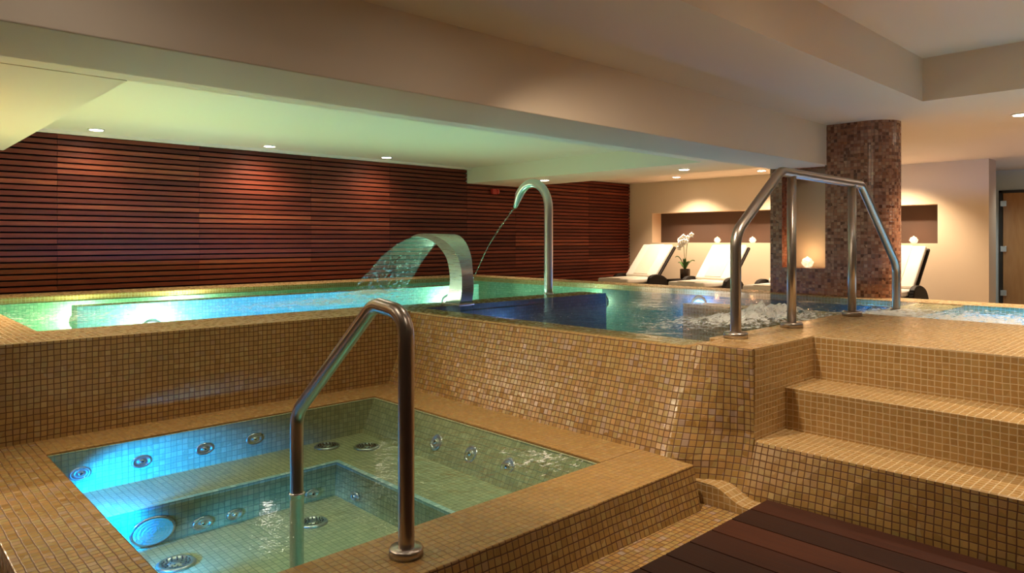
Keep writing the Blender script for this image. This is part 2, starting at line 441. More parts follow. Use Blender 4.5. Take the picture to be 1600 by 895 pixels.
# lounge wall with its long niche (and the stub right of it)
XW = 11.32
m = MB()
def wall_yz(mb, x0, x1, y0, y1, z0, z1): mb.box(x0, x1, y0, y1, z0, z1)
wall_yz(m, XW, 11.7, 7.999, 8.9, 0, 2.4); wall_yz(m, XW, 11.7, 2.49, 3.11, 0, 2.4)
wall_yz(m, XW, 11.7, 3.11, 7.999, 0, 1.152); wall_yz(m, XW, 11.7, 3.11, 7.999, 1.715, 2.4)
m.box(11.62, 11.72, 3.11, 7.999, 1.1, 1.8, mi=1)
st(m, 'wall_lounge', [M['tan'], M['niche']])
m = MB(); m.box(11.7, 13.4, 2.95, 3.2, 0, 2.4); m.box(13.4, 13.6, 2.81, 3.4, 0, 2.4); m.box(13.4, 13.6, -4, 2.81, 1.99, 2.4); m.box(13.4, 13.6, -4, 1.85, 0, 1.99)
st(m, 'wall_corridor', M['bluewall'])
# door
m = MB(); m.box(13.38, 13.44, 2.76, 2.81, LF, 1.99); m.box(13.38, 13.44, 1.85, 1.9, LF, 1.99); m.box(13.38, 13.44, 1.85, 2.81, 1.95, 1.99)
door = m.build('door_1', M['frame'], kind='structure')
m = MB(); m.box(13.395, 13.41, 1.905, 2.755, LF+.02, 1.945); m.build('glass_pane', M['amber'], parent=door, label='amber tinted glass pane')
for hz in (1.78, 1.06, .36):
    m = MB(); m.box(13.36, 13.40, 2.70, 2.785, hz-.045, hz+.045); m.build('hinge', M['chrome'], parent=door, bevel=.004)
m = MB(); m.box(13.43, 13.5, 1.85, 2.81, LF, 1.99); st(m, 'wall_behind_door', M['void'])

# floors
m = MB(); m.box(7.15, 14.5, -4, 8.9, -.05, LF); st(m, 'floor', M['stone'])
# oiled deck planks
m = MB(); x = 3.10; 
while x > -3.6:
    m.box(x-.158, x, -4, 1.55, -.03, 0, rnd=random.random(), swap=True); x -= .165
x = .36
while x > -3.6:
    m.box(x-.158, x, 1.56, 4.45, -.03, 0, rnd=random.random(), swap=True); x -= .165
st(m, 'wooden_deck', M['deck'], bevel=0)
m = MB(); m.box(-4, 3.2, -4, 1.55, -.3, -.04); m.box(-4, .395, 1.55, 4.45, -.3, -.04); st(m, 'floor_under_deck', M['void'])
m = MB(); m.box(.36, 3.2, 1.552, 1.9, -.3, -.06); st(m, 'gutter_channel', M['gold_irid'])
# curved little curb in the channel
m = MB()
prof = []
for k in range(21):
    y = 1.97 - .47*k/20
    tt = min(1, max(0, (1.775-y)/.17)); s_ = tt*tt*(3-2*tt); prof.append((y, .038-.062*s_))
rings = [[(xx, y, z) for (y, z) in prof] + [(xx, 1.50, -.28), (xx, 1.97, -.28)] for xx in (2.99, 3.16)]
m.loft(rings); st(m, 'channel_curb', M['gold_top'])

# pool side wall (battered, leans outward at the bottom and straightens towards the steps)
def sm(a, b, x): t = min(1, max(0, (x-a)/(b-a))); return t*t*(3-2*t)
def XF(y, z):      # front face of the pool wall: leans out over the hot tub, upright beside the steps
    f = min(1.0, max(0, (.66-z)/.528)); xm = 3.147 - .20*f*(.8+.2*f)
    xl = 3.165 + .023*min(1, (.676-z)/.443) if z > .233 else 3.188 - .085*min(1.2, (.233-z)/.233)
    s_ = sm(1.67, 2.04, y); return xl*(1-s_) + xm*s_
def topz(y): return CT + (PT-CT)*(1-sm(1.93, 2.03, y))
m = MB()
ys = [4.45-.05*k for k in range(56)] + [1.66]
ys = sorted(set([round(a, 3) for a in ys if a >= 1.66]), reverse=True)
rings = []
for y in ys:
    tz = topz(y); r = []
    for k in range(8):
        z = -.28 + (tz+.28-.008)*k/7; r.append((XF(y, z), y, z))
    x_ = XF(y, tz)
    r += [(x_+.004, y, tz-.002), (x_+.012, y, tz), (3.38, y, tz), (3.38, y, -.28)]
    rings.append(r)
m.loft(rings)
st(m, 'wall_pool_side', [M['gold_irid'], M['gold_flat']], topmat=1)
# wall below the first step
m = MB(); rings = []
for y in (1.66, 1.5, 1.3, 1.1, .9, 0, -4):
    b_ = .025 + .06*sm(.9, 1.66, y)
    rings.append([(3.188-b_*1.2, y, -.28), (3.188-b_, y, 0), (3.188, y, .228), (3.194, y, .233), (3.52, y, .233), (3.52, y, -.28)])
m.loft(rings); st(m, 'steps_lower', [M['gold'], M['gold_top']], topmat=1)
m = MB(); m.box(3.505, 3.85, -4, 1.66, -.28, .446); m.box(3.38, 3.5, 1.66, 1.95, 0, PT-.001)
m.box(3.842, 5.28, -4, 1.66, -.28, PT); m.box(3.38, 5.28, 1.66, 2.02, -.28, PT-.0005); m.box(5.28, 6.75, 1.66, 2.02, -.28, CT)
o = st(m, 'steps_upper', M['gold_top'], bevel=.004)
m = MB(); m.box(3.186, 3.86, 1.657, 1.67, .23, PT-.002); st(m, 'steps_cheek', M['gold_top'])
# front wall and coping of the left pool
m = MB(); m.box(-4, 3.16, 4.45, 4.97, -.1, WT); m.box(-4, .84, 4.97, 8.0, -.1, WT-.001)
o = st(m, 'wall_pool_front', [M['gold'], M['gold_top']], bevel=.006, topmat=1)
m = MB(); m.box(-4, 6.75, 8.0, 8.52, -.1, WT+.002); m.box(6.75, 7.15, -4, 8.52, -.1, WT+.002); st(m, 'pool_coping', M['gold_top'], bevel=.006)
# pool dividers: flush, wet
m = MB(); m.box(3.38, 5.70, 4.60, 4.93, -.1, CT); m.box(3.16, 3.38, 4.45, 4.97, -.1, CT); st(m, 'pool_divider', [M['pool_deep'], M['gold_flat']], topmat=1)
m = MB(); m.box(5.45, 5.66, 2.02, 3.52, -.1, CT-.02); st(m, 'pool_bench', M['gold_top'])
m = MB(); m.box(1.42, 5.85, 6.78, 6.98, -.1, CT-.012); st(m, 'pool_lane_wall', [M['pool_in'], M['gold_flat']], topmat=1)
# basins
m = MB(); m.box(.84, 6.75, 4.93, 8.0, -.12, .0); m.box(.82, .845, 4.97, 8.0, 0, .60); m.box(.84, 3.38, 4.955, 4.975, 0, .60); m.box(.84, 6.75, 7.99, 8.003, 0, .60)
m.box(3.38, 5.70, 4.925, 4.935, 0, .6); m.box(6.745, 6.755, 5.5, 8.0, 0, .6); m.box(5.28, 6.75, -4, 1.66, -.12, .0); m.box(6.743, 6.757, -4, 1.66, 0, .6)
st(m, 'pool_basin', M['pool_in'])
m = MB(); m.box(3.38, 6.75, 2.02, 4.93, -.12, .0); m.box(6.743, 6.757, 1.66, 5.5, 0, .6)  # far-wall tile change paints in the edge of a reflection
m.box(3.375, 3.385, 2.02, 4.6, 0, .6); m.box(3.38, 5.7, 4.595, 4.605, 0, .6)
st(m, 'pool_basin_deep', M['pool_deep'])

# column: stadium plan, niche cut through the flat face
XC0, XC1, YA, YB = 6.90, 7.36, 3.42, 2.50
zc0, zc1 = LF-.05, 2.31
ym0, ym1, nz0, nz1 = 2.862, 3.295, .925, 1.93     # niche
m = MB()
rr = (XC1-XC0)/2; cx = (XC0+XC1)/2
plan = [(XC0, YA-.0)]; 
pts = []
for k in range(9): a = PI*.5*(1-k/8)               # rounded far-left corner is hidden; keep straight
arc = [(cx - rr*math.cos(t_), YB - rr*math.sin(t_)) for t_ in [PI*k/20 for k in range(21)]]
def strip(mb, p, q, z0, z1, u0):
    L = math.hypot(q[0]-p[0], q[1]-p[1])
    n_ = max(1, int((z1-z0)/.6))
    mb.face([(p[0],p[1],z0),(q[0],q[1],z0),(q[0],q[1],z1),(p[0],p[1],z1)], uv=[(u0,z0),(u0+L,z0),(u0+L,z1),(u0,z1)], smooth=False)
    return u0+L
u = 0.
u = strip(m, (XC0, YA), (XC0, ym1), zc0, zc1, u)
u1 = strip(m, (XC0, ym1), (XC0, ym0), zc0, nz0, u); strip(m, (XC0, ym1), (XC0, ym0), nz1, zc1, u); u = u1
u = strip(m, (XC0, ym0), arc[0], zc0, zc1, u)
for a, b in zip(arc, arc[1:]): u = strip(m, a, b, zc0, zc1, u)
u = strip(m, arc[-1], (XC1, YA), zc0, zc1, u); u = strip(m, (XC1, YA), (XC0, YA), zc0, zc1, u)
# niche shelf and head
m.face([(XC0,ym0,nz0),(XC0,ym1,nz0),(7.22,ym1,nz0),(7.22,ym0,nz0)]); m.face([(XC0,ym0,nz1),(7.22,ym0,nz1),(7.22,ym1,nz1),(XC0,ym1,nz1)])
m.face([(XC0,ym0,nz0),(7.22,ym0,nz0),(7.22,ym0,nz1),(XC0,ym0,nz1)])
m.face([(XC0,ym1,nz0),(XC0,ym1,nz1),(7.22,ym1,nz1),(7.22,ym1,nz0)], mi=1)
m.face([(7.22,ym0,nz0),(7.22,ym1,nz0),(7.22,ym1,nz1),(7.22,ym0,nz1)], mi=2)
m.face([(XC0,YA,zc1),(XC0,YB,zc1),(XC1,YB,zc1),(XC1,YA,zc1)])
st(m, 'column', [M['brown'], M['red_brown'], M['cream']])

# ================================================================== WATER
def water_grid(name, rects, z, step, mat, rw, foam, height, label, cat):
    me = MB(); vs = {}; V = []; Fs = []
    def vid(i, j):
        if (i, j) not in vs: vs[(i, j)] = len(V); V.append((i*step, j*step))
        return vs[(i, j)]
    x0 = min(r[0] for r in rects); x1 = max(r[1] for r in rects); y0 = min(r[2] for r in rects); y1 = max(r[3] for r in rects)
    for i in range(int(x0/step)-1, int(x1/step)+2):
        for j in range(int(y0/step)-1, int(y1/step)+2):
            cx_, cy_ = (i+.5)*step, (j+.5)*step
            if any(r[0] <= cx_ <= r[1] and r[2] <= cy_ <= r[3] for r in rects):
                Fs.append([vid(i, j), vid(i+1, j), vid(i+1, j+1), vid(i, j+1)])
    def snap(v, a, b):
        if abs(v-a) < step*.75: return a
        if abs(v-b) < step*.75: return b
        return v
    P = []
    for (xx, yy) in V:
        for r in rects:
            if r[0]-step <= xx <= r[1]+step and r[2]-step <= yy <= r[3]+step: xx = snap(xx, r[0], r[1]); yy = snap(yy, r[2], r[3])
        P.append((xx, yy, z + height(xx, yy)))
    mesh = bpy.data.meshes.new(name); mesh.from_pydata(P, [], Fs); mesh.materials.append(mat)
    a = mesh.attributes.new('rough_w', 'FLOAT', 'POINT'); b = mesh.attributes.new('foam', 'FLOAT', 'POINT')
    for i, p in enumerate(P): a.data[i].value = rw(p[0], p[1]); b.data[i].value = foam(p[0], p[1])
    for p in mesh.polygons: p.use_smooth = True
    o = bpy.data.objects.new(name, mesh); COL.objects.link(o); tag(o, label, cat, kind='stuff'); return o
def g(x, y, cx_, cy_, rx, ry): return math.exp(-((x-cx_)/rx)**2 - ((y-cy_)/ry)**2)
def turb(x, y):   # how broken the surface is
    v = .95*g(x, y, 4.35, 2.35, 1.0, .75) + .55*g(x, y, 4.3, 3.0, .9, .6) + .7*g(x, y, 5.6, 2.2, .8, .6) + .6*g(x, y, 3.9, 6.15, .9, .55) + .35*g(x, y, 2.6, 5.6, 1.6, .8)
    v += .5*sm(5.0, 5.4, y) + .18*g(x, y, 1.6, 5.6, .9, .6) + .3*g(x, y, 5.15, 6.15, .3, .3)
    if y < 1.75: v += .5
    return min(1, v + .02)
def foam(x, y):
    v = 1.05*g(x, y, 4.55, 2.32, .7, .34) + .45*g(x, y, 4.1, 2.6, .7, .5) + .75*g(x, y, 5.5, 1.9, .5, .2) + .62*g(x, y, 5.45, 1.35, .5, .5) + .9*g(x, y, 3.95, 6.2, .42, .22)
    v += .22*sm(5.0, 5.3, y) + .40*g(x, y, 3.0, 5.5, 1.1, .6) + .38*g(x, y, 1.2, 5.7, .6, .9) + .62*g(x, y, 5.9, 1.0, .9, 1.0) + .25*g(x, y, 3.2, 5.7, .9, .4) + .3*g(x, y, 6.3, 2.4, .4, .6) + .5*g(x, y, 5.15, 6.15, .12, .12)  # left-pool terms also paint lamp glints as white flecks
    return min(1.1, v)
def hgt(x, y):
    t = turb(x, y)
    edge = min(1, sm(3.38, 3.6, x) + sm(4.97, 5.1, y))
    n1 = noise.fractal(Vector((x*3.0, y*3.0, .3)), 1.0, 2.0, 4) ; n2 = noise.noise(Vector((x*11, y*11, 4.)))
    h = t*edge*(.014*n1 + .008*n2)
    h += .11*g(x, y, 4.55, 2.32, .55, .22)*(.6+.7*noise.noise(Vector((x*8, y*8, 1.)))+.6*abs(noise.noise(Vector((x*22, y*22, 5.))))) + .02*g(x, y, 3.95, 6.2, .3, .2)*(1+noise.noise(Vector((x*14, y*14, 1.))))
    if y < 2.1 and x > 5.2: h = max(h, -.003)
    return max(h, -.004 if (4.55 < y < 4.98 or x < 3.4) else -.02)
water_grid('pool_water', [(.84, 6.75, 4.97, 8.0), (3.152, 6.75, 2.03, 4.97), (5.28, 6.75, -1.6, 2.03)], WT, .025, M['water'], turb, foam, hgt,
           'rippling green and blue pool water brimming level with the tiled edge', 'water')
TX0, TX1, TY0, TY1 = .735, 2.615, 2.165, 4.115
def trb(x, y): return .0 + 1.*g(x, y, 2.45, 2.65, .38, .5) + .25*g(x, y, 1.9, 2.4, .8, .3)
def tfoam(x, y): return .55*g(x, y, 2.5, 2.4, .25, .3)
def thg(x, y):
    return .004*trb(x, y)*noise.fractal(Vector((x*8, y*8, 2.)), 1., 2., 3)
water_grid('hot_tub_water', [(TX0, TX1, TY0, TY1)], TT-.006, .02, M['tubwater'], trb, tfoam, thg,
           'clear still water filling the square hot tub to its rim', 'water')

# ================================================================== HOT TUB
tub = thing('hot_tub', 'square sunken hot tub clad in gold mosaic with blue lit water beside the raised pool', 'hot tub', (1.6, 3.1, 0))
m = MB()
# outer shell: rim ring with a battered front, solid down to the channel
o0 = (.40, 1.835); 
def shell_prism(mb, x0, x1, y0, y1, z0, z1, fy=0., fx=0.):
    p = [(x0-fx, y0-fy, z0), (x1, y0-fy, z0), (x1, y1, z0), (x0-fx, y1, z0), (x0, y0, z1), (x1, y0, z1), (x1, y1, z1), (x0, y1, z1)]
    for q in ((0,3,2,1),(4,5,6,7),(0,1,5,4),(1,2,6,5),(2,3,7,6),(3,0,4,7)): mb.face([p[k] for k in q])
# front rim; its right end splays with the pool wall
p = [(.40,1.73,-.30),(2.86,1.70,-.30),(2.96,TY0,-.30),(.40,TY0,-.30),(.40,1.835,TT),(2.935,1.835,TT),(2.955,TY0,TT),(.40,TY0,TT)]
for q in ((0,3,2,1),(4,5,6,7),(0,1,5,4),(1,2,6,5),(2,3,7,6),(3,0,4,7)): m.face([p[k] for k in q])
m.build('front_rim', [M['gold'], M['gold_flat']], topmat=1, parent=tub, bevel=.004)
m = MB(); m.box(.40, TX0, TY0, 4.45, -.5, TT); m.build('side_rim', M['gold_irid'], parent=tub, bevel=.004)
m = MB(); m.box(TX0, 2.98, TY1+.03, 4.45, -.5, TT); m.build('back_rim', M['gold_flat'], parent=tub)
m = MB(); m.box(TX1+.03, 2.98, TY0, TY1+.03, -.5, TT); m.build('wall_rim', M['gold_flat'], parent=tub)
# overflow slot: dark recessed strips along back and right
m = MB(); m.box(TX0, TX1+.03, TY1+.012, TY1+.03, -.1, TT-.02); m.box(TX1+.012, TX1+.03, TY0, TY1+.03, -.1, TT-.02); m.build('overflow_slot', M['black'], parent=tub)
m = MB(); m.box(TX0, TX1+.012, TY1, TY1+.012, -.1, TT-.004); m.box(TX1, TX1+.012, TY0, TY1, -.1, TT-.004); m.build('slot_lip', M['basin'], parent=tub)
# basin: back wall, leaning right wall, bench, pit
BZ, PZ_ = -.09, -.28
m = MB()
m.face([(TX0,TY1,TT-.01),(TX1,TY1,TT-.01),(2.52,TY1+.02,BZ),(TX0,TY1+.02,BZ)])
m.face([(TX1,TY1,TT-.01),(TX1,TY0,TT-.01),(2.47,TY0,BZ),(2.52,TY1+.02,BZ)])
PX1, PY1, PY0, PXL = 2.08, 3.67, TY0+.02, .80
m.face([(TX0,PY1,BZ),(PX1,PY1,BZ),(2.52,TY1+.02,BZ),(TX0,TY1+.02,BZ)])
m.face([(PX1,PY1,BZ),(PX1,PY0,BZ),(2.47,PY0,BZ),(2.52,TY1+.02,BZ)])
m.face([(TX0,PY1,BZ),(PX1,PY1,BZ),(PX1-.01,PY1+.005,PZ_),(TX0,PY1+.005,PZ_)])
m.face([(PX1,PY1,BZ),(PX1,PY0,BZ),(PX1-.01,PY0,PZ_),(PX1-.01,PY1+.005,PZ_)])
m.face([(TX0,PY0,PZ_),(PX1,PY0,PZ_),(PX1,PY1+.01,PZ_),(TX0,PY1+.01,PZ_)])
m.face([(TX0,TY0,TT-.02),(TX0,TY1,TT-.02),(TX0,TY1+.02,PZ_),(TX0,TY0,PZ_)])
m.face([(TX0,TY0,TT-.02),(TX1,TY0,TT-.02),(2.47,TY0,PZ_),(TX0,TY0,PZ_)])
m.build('basin', M['basin'], parent=tub)
# bright edging tiles along the pit
m = MB(); m.box(TX0, PX1, PY1-.004, PY1+.026, BZ-.012, BZ+.003); m.box(PX1-.004, PX1+.026, PY0, PY1+.026, BZ-.012, BZ+.0035)
m.build('bench_edging', M['pool_in'] if False else mosaic('pale_aqua_edging_mosaic', [(0,(.35,.62,.62)), (.5,(.45,.72,.72)), (1,(.6,.8,.78))], (.2,.4,.4), gap=.1, rough=.2), parent=tub, label='pale aqua edging tiles along the bench')
def squash(mb, c, axis):
    if abs(axis[2]) < .3: mb.v = [(v[0], v[1], c[2]+(v[2]-c[2])*.66) for v in mb.v]
    return mb
def jet(c, axis, r, holes=False, label=None):
    m = MB(); m.lathe([(r,0),(r,.007),(r*.92,.012),(r*.74,.013),(r*.70,.008),(r*.4,.008),(r*.36,.011)], c, axis, 28); squash(m, c, axis)
    j = m.build('jet', M['jetmetal'], parent=tub, label=label)
    ax = Vector(axis).normalized()
    if holes:
        q = Vector((0,0,1)).rotation_difference(ax); m = MB()
        for rad, n_ in ((.30,6),(.5,11),(.68,16)):
            for k in range(n_):
                a = 2*PI*k/n_; m.lathe([(r*.05,.009),(r*.05,.0135)], Vector(c)+q @ Vector((math.cos(a)*rad*r, math.sin(a)*rad*r, 0)), axis, 6)
        m.build('perforations', M['black'], parent=j)
    else:
        m = MB(); m.lathe([(r*.34,.005),(r*.30,.018),(r*.22,.020)], c, axis, 20); squash(m, c, axis); n1 = m.build('nozzle', M['chrome'], parent=j)
        m = MB(); m.lathe([(r*.13,.019),(r*.13,.0215)], c, axis, 12); squash(m, c, axis); m.build('nozzle_hole', M['black'], parent=j)
    return j
for x_ in (.875, 1.163, 1.492, 1.783): jet((x_, TY1+.005, .012), (0,-1,0), .052)
rn = Vector((-1, 0, .50)).normalized()
for y_ in (3.325, 3.009, 2.707): jet((2.545, y_, .004), rn, .05)
for x_, r_ in ((1.319,.052), (1.482,.042), (1.922,.042)): jet((x_, PY1, -.232), (0,-1,0), r_)
jet((2.07, 3.444, -.225), (-1,0,0), .042)
jet((2.19, 3.984, BZ), (0,0,1), .078, True, 'perforated round inlet in the bench'); jet((2.362, 3.802, BZ), (0,0,1), .078, True, 'perforated round inlet in the bench')
jet((1.783, 3.391, PZ_), (0,0,1), .075, True, 'perforated round drain in the pit floor'); jet((1.101, 3.386, PZ_), (0,0,1), .085, True, 'perforated round drain in the pit floor')
# big round blue lamp on the pit wall
m = MB(); m.lathe([(.105,0),(.105,.008),(.098,.014),(.092,.014)], (1.085, PY1, -.205), (0,-1,0), 36); squash(m, (1,0,-.205), (0,-1,0)); lp = m.build('underwater_lamp', M['jetmetal'], parent=tub, label='large round underwater lamp')
m = MB()
for k in range(5): m.lathe([(.09-.018*k,.012),(.09-.018*k,.0205+.0015*k),(.083-.018*k,.0205+.0015*k)], (1.085, PY1, -.205), (0,-1,0), 36)
squash(m, (1,0,-.205), (0,-1,0))
t = NT('ribbed_lamp_glass'); M['ribbed'] = t.done(t.bsdf((.12,.45,.62), .15, 0, t.bump(t.noise(t.obj(), 90, 2), .6, .01), emit=(.05,.45,.8), estr=.35))
m.build('lamp_lens', M['ribbed'], parent=lp)
# two blue lamps set in the near-left wall under the rim light the tub
for (yy, zz) in ((3.85, .035), (3.0, -.12), (3.45,-.20)):
    m = MB(); m.lathe([(.05,0),(.05,.01),(.04,.016)], (TX0+.004, yy, zz), (1,0,0), 24); l_ = m.build('underwater_lamp', M['jetmetal'], parent=tub)
    m = MB(); m.lathe([(.036,.012),(.03,.02)], (TX0+.004, yy, zz), (1,0,0), 20); m.build('lamp_lens', M['lamp_blue'], parent=l_)
add_light('SPOT', (TX0+.05, 3.60, -.05), 190*P_WATER, (.0,.25,1.), tub, (.72,1,-.50), .03, 1.5, .55)
add_light('SPOT', (TX0+.06, 3.20, -.16), 42*P_WATER, (.01,.32,1.), tub, (1,.45,-.5), .03, 1.15, .8)
add_light('SPOT', (1.5, 2.25, -.10), 16*P_WATER, (.06,.75,.85), tub, (.1,1,-.55), .04, 1.25, .8)

# ================================================================== HANDRAILS
def flange(mb, c, r, h): mb.lathe([(r,0),(r,h*.75),(r*.93,h),(r*.45,h)], c, (0,0,1), 32)
gr = thing('grab_rail', 'bent brushed steel grab rail standing in the hot tub and on its front rim', 'handrail', (1.385, 1.98, TT))
path = sub(fillet([(1.385,1.98,TT+.005),(1.385,1.98,.950),(1.385,2.175,.970),(1.385,2.775,.475),(1.385,2.775,-.28)], [.085,.10,.12], 10))
m = MB(); m.tube(path, .0275, 24); m.build('rail_tube', M['rail'], parent=gr)
m = MB(); flange(m, (1.385,1.98,TT), .058, .03); m.build('flange', M['rail'], parent=gr)
m = MB(); m.lathe([(.029,-.28),(.0292,.13),(.034,.132),(.034,.138),(.029,.14)], (1.385,2.775,0), (0,0,1), 24); m.build('sleeve', M['chrome'], parent=gr, label='polished sleeve on the leg in the water')
hr = thing('step_handrail', 'tall brushed steel handrail with four posts bridging the pool steps platform', 'handrail', (3.47, 1.915, PT))
path = sub(fillet([(3.472,1.915,PT),(3.472,1.915,1.235),(3.99,1.915,1.603),(5.215,1.915,1.592),(5.93,1.915,1.01),(5.93,1.915,CT)], [.14,.10,.09,.14], 8))
m = MB(); m.tube(path, .0285, 24); m.build('top_rail', M['rail'], parent=hr)
for xp in (4.135, 5.06):
    m = MB(); m.tube([(xp,1.915,PT),(xp,1.915,1.0),(xp,1.915,1.585)], .0265, 20); m.build('post', M['rail'], parent=hr)
for xp in (3.472, 4.135, 5.06):
    m = MB(); flange(m, (xp,1.915,PT), .064, .032); m.build('flange', M['rail'], parent=hr)
m = MB(); flange(m, (5.93,1.915,CT), .04, .012); m.build('flange', M['rail'], parent=hr)

# ================================================================== FOUNTAINS
bf = thing('waterfall_spout', 'wide curved steel waterfall blade arching over the left pool', 'fountain', (3.80, 4.68, CT))
outer = [(4.574,.645),(4.545,.76),(4.54,.853),(4.552,.959),(4.60,1.065),(4.70,1.155),(4.82,1.21),(4.95,1.245),(5.08,1.258),(5.18,1.25),(5.262,1.232)]
inner = [(4.775,.645),(4.72,.76),(4.70,.853),(4.708,.928),(4.745,1.04),(4.83,1.125),(4.92,1.178),(5.01,1.208),(5.10,1.226),(5.18,1.232),(5.262,1.224)]
def cat(pts, n):
    out = []
    for i in range(len(pts)-1):
        p0 = pts[max(0, i-1)]; p1 = pts[i]; p2 = pts[i+1]; p3 = pts[min(len(pts)-1, i+2)]
        for k in range(n):
            t_ = k/n; out.append(tuple(.5*((2*p1[j]) + (-p0[j]+p2[j])*t_ + (2*p0[j]-5*p1[j]+4*p2[j]-p3[j])*t_*t_ + (-p0[j]+3*p1[j]-3*p2[j]+p3[j])*t_**3) for j in range(len(p1))))
    out.append(pts[-1]); return out
O = cat(outer, 5); I = cat(inner, 5); n_ = len(O)
m = MB(); vs = []; 
def wx(i): s_ = i/(n_-1); return (3.735 - .0*s_, 3.865 + .33*sm(.25, 1., s_))
rows = []
for i in range(n_):
    a, b = wx(i); rows.append([(a, O[i][0], O[i][1]), (b, O[i][0]+.10*(i/(n_-1))**2, O[i][1]-.004), (b, I[i][0]+.10*(i/(n_-1))**2, I[i][1]-.004), (a, I[i][0], I[i][1])])
for r0, r1 in zip(rows, rows[1:]):
    for k in range(4): m.face([r0[k], r0[(k+1)%4], r1[(k+1)%4], r1[k]], smooth=True)
m.face(rows[0][::-1]); m.face(rows[-1])
o = m.build('blade', M['blade'], parent=bf)
e_ = o.modifiers.new('es', 'EDGE_SPLIT'); e_.split_angle = .7
m = MB(); m.box(3.715, 3.885, 4.555, 4.795, CT-.001, CT+.012); m.build('base_plate', M['steel'], parent=bf, bevel=.003)
# the falling sheet: a curved fan of water with its own thickness
m = MB(); nu, nv = 40, 34; vs = []; uvs = []; fs = []
near = cat([(3.735,5.262,1.228),(3.735,5.48,1.16),(3.73,5.73,1.045),(3.72,5.93,.91),(3.71,6.12,.78),(3.70,6.25,.66)], 8)
far = cat([(4.195,5.362,1.224),(4.22,5.55,1.15),(4.24,5.74,1.03),(4.25,5.88,.90),(4.26,6.02,.78),(4.27,6.12,.66)], 8)
L_ = len(near)
for i in range(L_):
    for j in range(nv+1):
        t_ = j/nv; p = Vector(near[i]).lerp(Vector(far[i]), t_); s_ = i/(L_-1)
        p += Vector((0, .9, .5))*(.018*s_*noise.noise(Vector((t_*9, s_*7, .5))) + .008*s_*noise.noise(Vector((t_*26, s_*16, 3))))
        vs.append(p); uvs.append((t_, s_))
for i in range(L_-1):
    for j in range(nv):
        s_ = i/L_; hole = noise.noise(Vector((j*.34, i*.11, 8.)))
        if s_ > .35 and hole > .62 - .45*s_: continue
        a = i*(nv+1)+j; fs.append([a, a+1, a+nv+2, a+nv+1])
m.idx(vs, fs, uvs=uvs)
o = m.build('water_sheet', M['sheet'], solid=.004); tag(o, 'thin rippled sheet of water falling from the curved steel blade', 'water', kind='stuff')

ts = thing('swan_neck_spout', 'tall slim steel swan neck spout on the divider behind the waterfall blade', 'fountain', (5.19, 4.93, CT))
path = [Vector((5.19,4.93,CT)), Vector((5.19,4.93,1.52))]
for k in range(1, 17):
    a = PI*k/16*.86; path.append(Vector((5.19, 4.93+.235-.235*math.cos(a), 1.52+.27*math.sin(a))))
e1 = path[-1]; d = (path[-1]-path[-2]).normalized(); path.append(e1+d*.05); path.append(e1+d*.10)
pp = sub(path, .06); tot = len(pp)
m = MB(); m.tube(pp, [.044 if k < tot-4 else .044-.008*(k-(tot-4)) for k in range(tot)], 22); m.build('spout_tube', M['steel'], parent=ts)
m = MB(); m.lathe([(.052,0),(.052,.008),(.046,.012)], (5.19,4.93,CT), (0,0,1), 28); m.build('base_ring', M['steel'], parent=ts)
tip = pp[-1]
m = MB()
for s_ in range(3):
    pts_ = []; off = random.uniform(0, 6)
    for k in range(26):
        q = k/25; y = tip.y + .05*0 + (6.17-tip.y)*q; z = tip.z + (-.62*q - .0*q*q)*(tip.z-.66) - .38*q*q*(tip.z-.66)
        sp_ = .004+.02*q
        pts_.append((5.19 + sp_*math.sin(off+q*9+s_*2.1), y + sp_*math.cos(off+q*7+s_*2.1), z))
    m.tube(pts_, [.0035+.0025*abs(math.sin(k*1.3+s_)) for k in range(26)], 6)
for k in range(40):
    q = random.random(); y = tip.y+(6.17-tip.y)*q; z = tip.z-(.62*q+.38*q*q)*(tip.z-.66); m.sphere((5.19+random.gauss(0,.014), y+random.gauss(0,.014), z), .004, n=6, m=4)
o = m.build('water_jet', M['sheet']); tag(o, 'thin stream of water arcing down from the tall steel spout', 'water', kind='stuff')
# droplets of spray where the sheet lands and over the massage jets
m = MB()
for k in range(150):
    a = random.gauss(0,.22); b = random.gauss(0,.12); m.sphere((3.98+a, 6.2+b, .665+abs(random.gauss(0,.03))), random.uniform(.002,.006), n=6, m=4)
for k in range(160):
    a = random.gauss(0,.35); b = random.gauss(0,.10); m.sphere((4.6+a, 2.22+abs(b), .70+abs(random.gauss(0,.035))*math.exp(-(a/.4)**2)), random.uniform(.0015,.0045), n=6, m=4)
o = m.build('spray_droplets', M['sheet']); tag(o, 'fine spray droplets above the churning pool water', 'water', kind='stuff')

# ================================================================== LAMPS
def downlight(x, y, z, power, label, group='recessed ceiling downlights', col=WARM, spot=2.0, aim=(0,0,-1), r=.062, lens='lens', blend=.7):
    t = thing('downlight', label, 'downlight', (x, y, z), group)
    m = MB(); m.lathe([(r*1.22,-.0),(r*1.22,-.006),(r*1.0,-.010),(r*.98,-.004)], (x,y,z), (0,0,1), 28); m.build('trim_ring', M['trimw'], parent=t)
    m = MB(); m.lathe([(r*.96,-.011),(r*.6,-.0125)], (x,y,z), (0,0,1), 28); m.build('lens', M[lens], parent=t)
    if power: add_light('SPOT', (x,y,z-.03), power*P_DOWN, col, t, aim, .05, spot, blend)
    return t
WW = (1.0,.60,.36)
for (x_, lb) in ((1.866,'leftmost of the three downlights over the slatted wall'), (3.692,'middle downlight of the three along the slatted wall'), (5.343,'rightmost downlight of the three along the slatted wall')):
    downlight(x_, 8.10, 2.325, {1.866:20, 3.692:70, 5.343:28}[x_], lb, col=(1,.72,.5), spot=2.5, aim=(0,.15,-1), blend=1.)
downlight(7.527, 7.228, 2.09, 60, 'downlight on the low soffit just right of the swan neck spout', spot=1.5)
